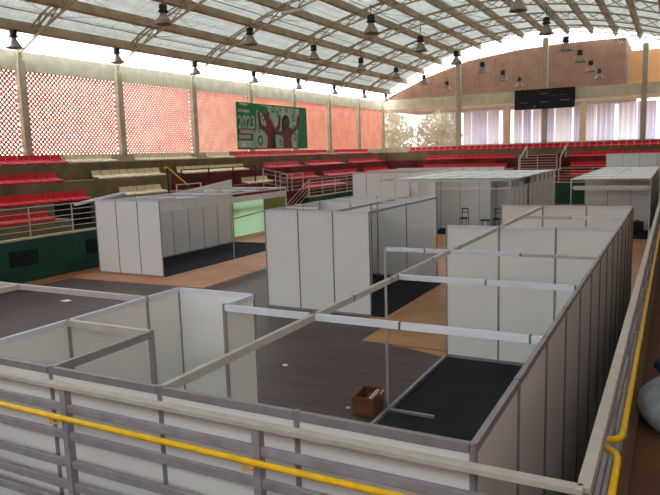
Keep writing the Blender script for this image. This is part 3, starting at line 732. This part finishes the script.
# second printed figure with long hair
bp2([(282.5, 148.5), (283, 135), (281, 130), (284, 126), (291, 127), (292.5, 132), (290.5, 138), (291, 148.5)], 'skin', 'printed_torso', .018)
bp2([(284.5, 148.5), (284, 130), (286, 127), (289, 128), (288.5, 140), (289, 148.5)], 'shirt', 'printed_shawl', .022)
bp2([(281.5, 128), (282, 118), (285, 113.5), (288, 115), (289.5, 121), (288.5, 127), (286, 129), (283, 131)], 'hair', 'printed_hair', .024)
bp2([(284.5, 119), (287, 117), (288.7, 120), (287.8, 124.5), (286, 125.5), (284.6, 123)], 'skin', 'printed_face', .028)
bp2([(283, 131), (282, 136), (276, 134.5), (275.5, 131.5)], 'skin', 'printed_arm', .020)
bp2([(290.5, 130), (292, 134), (298, 127), (300, 116), (298.5, 112.5), (297, 116), (296, 125)], 'skin', 'printed_arm', .020)

# ------------------------------------------------------------------ pendant lamps
def lamp_proto():
    t = thing('pendant_lamp', (0, 0, 0), 'x', 'lamp')
    MB().lathe([(.001, .2), (.11, .2), (.13, .12), (.11, .03), (.15, .02), (.15, -.02), (.1, -.04), (.08, -.05)], 12).build('ballast_housing', 'lampdark', parent=t, smooth=True)
    MB().lathe([(.08, -.04), (.1, -.1), (.16, -.2), (.25, -.34), (.28, -.38), (.26, -.38), (.23, -.33), (.14, -.2), (.08, -.1)], 16).build('shade', 'lampshade', parent=t, smooth=True)
    MB().lathe([(.001, -.27), (.06, -.25), (.08, -.18), (.05, -.1)], 10).build('bulb', 'bannerwhite', parent=t, smooth=True)
    MB().tube([(0, 0, .19), (0, 0, 3.0)], .012, 6).build('suspension_rod', 'connector', parent=t)
    return t
lp = None
rows = [(-21.5, 'row along the left eave', 8.85), (-14.9, 'row left of the roof crown', 9.0), (-9.45, 'row under the roof crown', 8.85), (-4.05, 'row right of the roof crown', 9.0), (1.2, 'rightmost row', 9.0)]
protos = {}
for rx, rn, rz in rows:
    for i, y in enumerate(COLY):
        if y < 9 or (y > 50 and rx != -21.5) or (rx == -9.45 and y < 16): continue
        if rx == -21.5: yy, zz, xx = y-.9, 8.75, rx
        else: yy, zz, xx = y, rz, rx
        if y > 50: yy -= .6
        j = len(COLY)-1-i
        lab = 'bell pendant lamp, %s, %s from far wall' % (rn, ordn[j])
        top = roofz(xx)+.02
        if rx not in protos:
            if lp is None: lp = lamp_proto(); o = lp; SCL = 1.15
            else: o = dup(lp)
            protos[rx] = o; o.scale = (1.15, 1.15, 1.15)
            o.location = (xx, yy, zz); o['label'] = lab; o['group'] = 'pendant lamps'
            rod = [c for c in o.children if c.name.startswith('suspension_rod')][0]
            if rx != -21.5 or True:
                me2 = rod.data.copy(); rod.data = me2
                for v in me2.vertices:
                    if v.co.z > 1: v.co.z = (top-zz)/1.15
        else: o = dup(protos[rx], (xx, yy, zz), label=lab, group='pendant lamps')
t = thing('tube_light', (-13.2, 20.8, 9.8), 'white fluorescent tube batten hanging under the roof, upper middle', 'light')
MB().bar((-13.76, 20.9, 9.8), (-12.68, 20.78, 9.8), .14, .08).build('batten', 'alu_white', parent=t)
MB().tube([(-13.6, 20.88, 9.83), (-13.6, 20.88, roofz(-13.6))], .01, 5).tube([(-12.85, 20.8, 9.83), (-12.85, 20.8, roofz(-12.85))], .01, 5).build('suspension_rod', 'connector', parent=t)

# ------------------------------------------------------------------ near gallery, railings, pipes
struct(MB().box(-22, .62, YB, -.42, 1.35, 1.6).box(.62, 2.2, YB, 45.2, 1.35, 1.6).box(2.2, 3.4, YB, 45.2, 1.35, 2.35).box(3.4, XR, YB, 45.2, 1.35, 3.1).box(-22, .62, YB, -4.6, 1.6, 2.35).build('floor', 'gallery'))
struct(MB().box(.5, .62, -.4, 45.1, 0, 1.35).box(-22, .62, -.5, -.42, 0, 1.35).build('wall_gallery', 'green'))
struct(MB().box(.5, .62, -.4, 45.1, 1.35, 1.66).box(-22, .62, -.5, -.42, 1.35, 1.66).build('trim_gallery', 'gallery'))
RX, RY, RZ = .54, -.33, 2.655
def near_rail(name, a, c, label, pdist, poff, zs):
    t = thing(name, (a[0], a[1], 1.66), label, 'railing')
    MB().bar((a[0], a[1], RZ-.012), (c[0], c[1], RZ-.012), .055, .03).build('top_rail', 'rail', parent=t, bevel=.004)
    for z in zs: MB().bar((a[0], a[1], z), (c[0], c[1], z), .03, .05).build('bar', 'bar', parent=t, bevel=.004)
    A = Vector((a[0], a[1], 0)); d = (Vector((c[0], c[1], 0))-A); L = d.length; d /= L; s_ = poff
    while s_ < L:
        p = A+d*s_; MB().bar((p.x, p.y, 1.6), (p.x, p.y, RZ-.03), .045, .05).build('post', 'bar', parent=t); s_ += pdist
    return t
ZS = [2.505, 2.325, 2.135, 1.985, 1.855]
near_rail('gallery_railing', (RX, RY), (-9, RY), 'grey barred gallery railing crossing the bottom left in front of booth', 1.43, 1.58, ZS)
near_rail('gallery_railing', (RX, RY), (RX, 20), 'grey barred gallery railing running away along the right side', 1.43, .05, ZS)
d = .083; PZ = 2.48
t = thing('pipe_handrail', (-2, RY-d, 1.6), 'yellow pipe handrail fixed to the front gallery railing', 'handrail')
pts = [(-9, RY-d, PZ), (.45, RY-d, PZ), (.52, RY-d+.03, PZ)]
MB().tube(pts, .0175, 12).build('pipe', 'yellow', parent=t, smooth=True)
for x in (-2.42, -.98, -3.9):
    x -= .1
    MB().tube([(x, RY-d, PZ), (x, RY-d, PZ-.05), (x+.03, RY-d+.02, PZ-.055), (x+.05, RY-d+.05, PZ-.03), (x+.05, RY-.02, PZ-.03)], .008, 6).build('bracket', 'yellow', parent=t)
t = thing('pipe_handrail', (RX+d, 2, 1.6), 'yellow pipe handrail fixed to the right gallery railing with a kink', 'handrail')
px = RX+d
pts = [(px, 20, PZ), (px, .72, PZ), (px-.006, .64, PZ), (px-.03, .60, PZ), (RX+.02, .585, PZ), (RX-.0, .56, PZ), (RX+.0, .50, PZ), (RX+.02, .47, PZ), (px-.025, .44, PZ), (px-.004, .39, PZ), (px, .32, PZ), (px, -.3, PZ)]
MB().tube(pts, .0175, 12).build('pipe', 'yellow', parent=t, smooth=True)
for y in (1.5, 3, 4.5, 6.5, 9): MB().tube([(px+.01, y, PZ), (px+.01, y, PZ-.05), (RX, y, PZ-.05)], .006, 6).build('bracket', 'yellow', parent=t)

# sack on the gallery floor
t = thing('cloth_sack', (.90, 3.22, 1.6), 'pale grey cloth sack slumped on the gallery floor at right', 'sack')
def blob(cx, cy, cz, rx, ry, rz, name, m, par, seed):
    rnd = random.Random(seed); n1, n2 = 14, 24; b = MB()
    ph = [rnd.uniform(0, 6) for _ in range(6)]
    for i in range(n1+1):
        th = PI*i/n1
        for j in range(n2):
            a = 2*PI*j/n2; w = 1+.06*math.sin(3*a+ph[0]+2*th)+.05*math.sin(5*a+ph[1])*math.sin(2*th+ph[2])
            z = math.cos(th); z = max(z, -.62)
            b.v.append((cx+rx*w*math.sin(th)**.8*math.cos(a), cy+ry*w*math.sin(th)**.8*math.sin(a), cz+rz*(z+.62)))
    for i in range(n1):
        for j in range(n2):
            p = i*n2+j; q = i*n2+(j+1) % n2; b.f.append((p, q, q+n2, p+n2))
    return b.build(name, m, parent=par, smooth=True)
blob(.90, 3.28, 1.6, .29, .56, .21, 'body', 'bag', t, 3)
o = thing('folded_jacket', (.86, 3.62, 1.92), 'navy garment lying on top of the pale sack', 'garment')
blob(.86, 3.62, 1.92, .14, .22, .07, 'cloth', 'navy', o, 9)

# wooden box on the floor
t = thing('wooden_crate', (-3.31, 5.95, .006), 'open brown wooden crate on the floor beside the floor profile', 'crate')
bw, bl, bh, z0 = .33, .54, .28, .006
cx, cy = -3.31, 5.95
MB().box(cx-bw/2, cx+bw/2, cy-bl/2, cy+bl/2, z0, z0+.02).build('base', 'wood', parent=t)
for s_ in (-1, 1):
    MB().box(cx+s_*bw/2-.012, cx+s_*bw/2+.012, cy-bl/2, cy+bl/2, z0+.02, z0+bh).build('side', 'wood', parent=t)
    MB().box(cx-bw/2+.012, cx+bw/2-.012, cy+s_*bl/2-.012, cy+s_*bl/2+.012, z0+.02, z0+bh).build('end', 'wood', parent=t)
MB().box(cx-.01, cx+.01, cy-bl/2+.012, cy+bl/2-.012, z0+.02, z0+bh-.06).build('divider', 'wood', parent=t)
t.rotation_euler = (0, 0, .12)
for i in range(4):
    x = cx+.05+i*.035
    o = MB().tube([(x, cy-.18+i*.01, z0+.2), (x+.02, cy+.2, z0+.27)], .007, 6).build('white_rod', 'paper', off=(x, cy, z0+.2))
    tag(o, 'thin white rod, %s from the left inside the wooden crate' % ordn[i], 'rod', 'white rods in the crate')
for (x, y, s_, lab) in ((-3.62, 5.85, .03, 'small white paper scrap left of the wooden crate'), (-14.7, 9.81, .16, 'white paper scrap on dark floor near the green wall'), (-5.66, 7.26, .05, 'tiny white scrap on the dark floor left of the crate'), (-3.5, 6.75, .07, 'white strip of paper behind the wooden crate')):
    b = MB().prism([(x-s_, y-s_*.6), (x+s_*.8, y-s_*.7), (x+s_, y+s_*.5), (x-s_*.6, y+s_*.7)], 'z', .008, .014 if s_ > .06 else .03)
    tag(b.build('paper_scrap', 'paper', off=(x, y, .008)), lab, 'paper scrap')
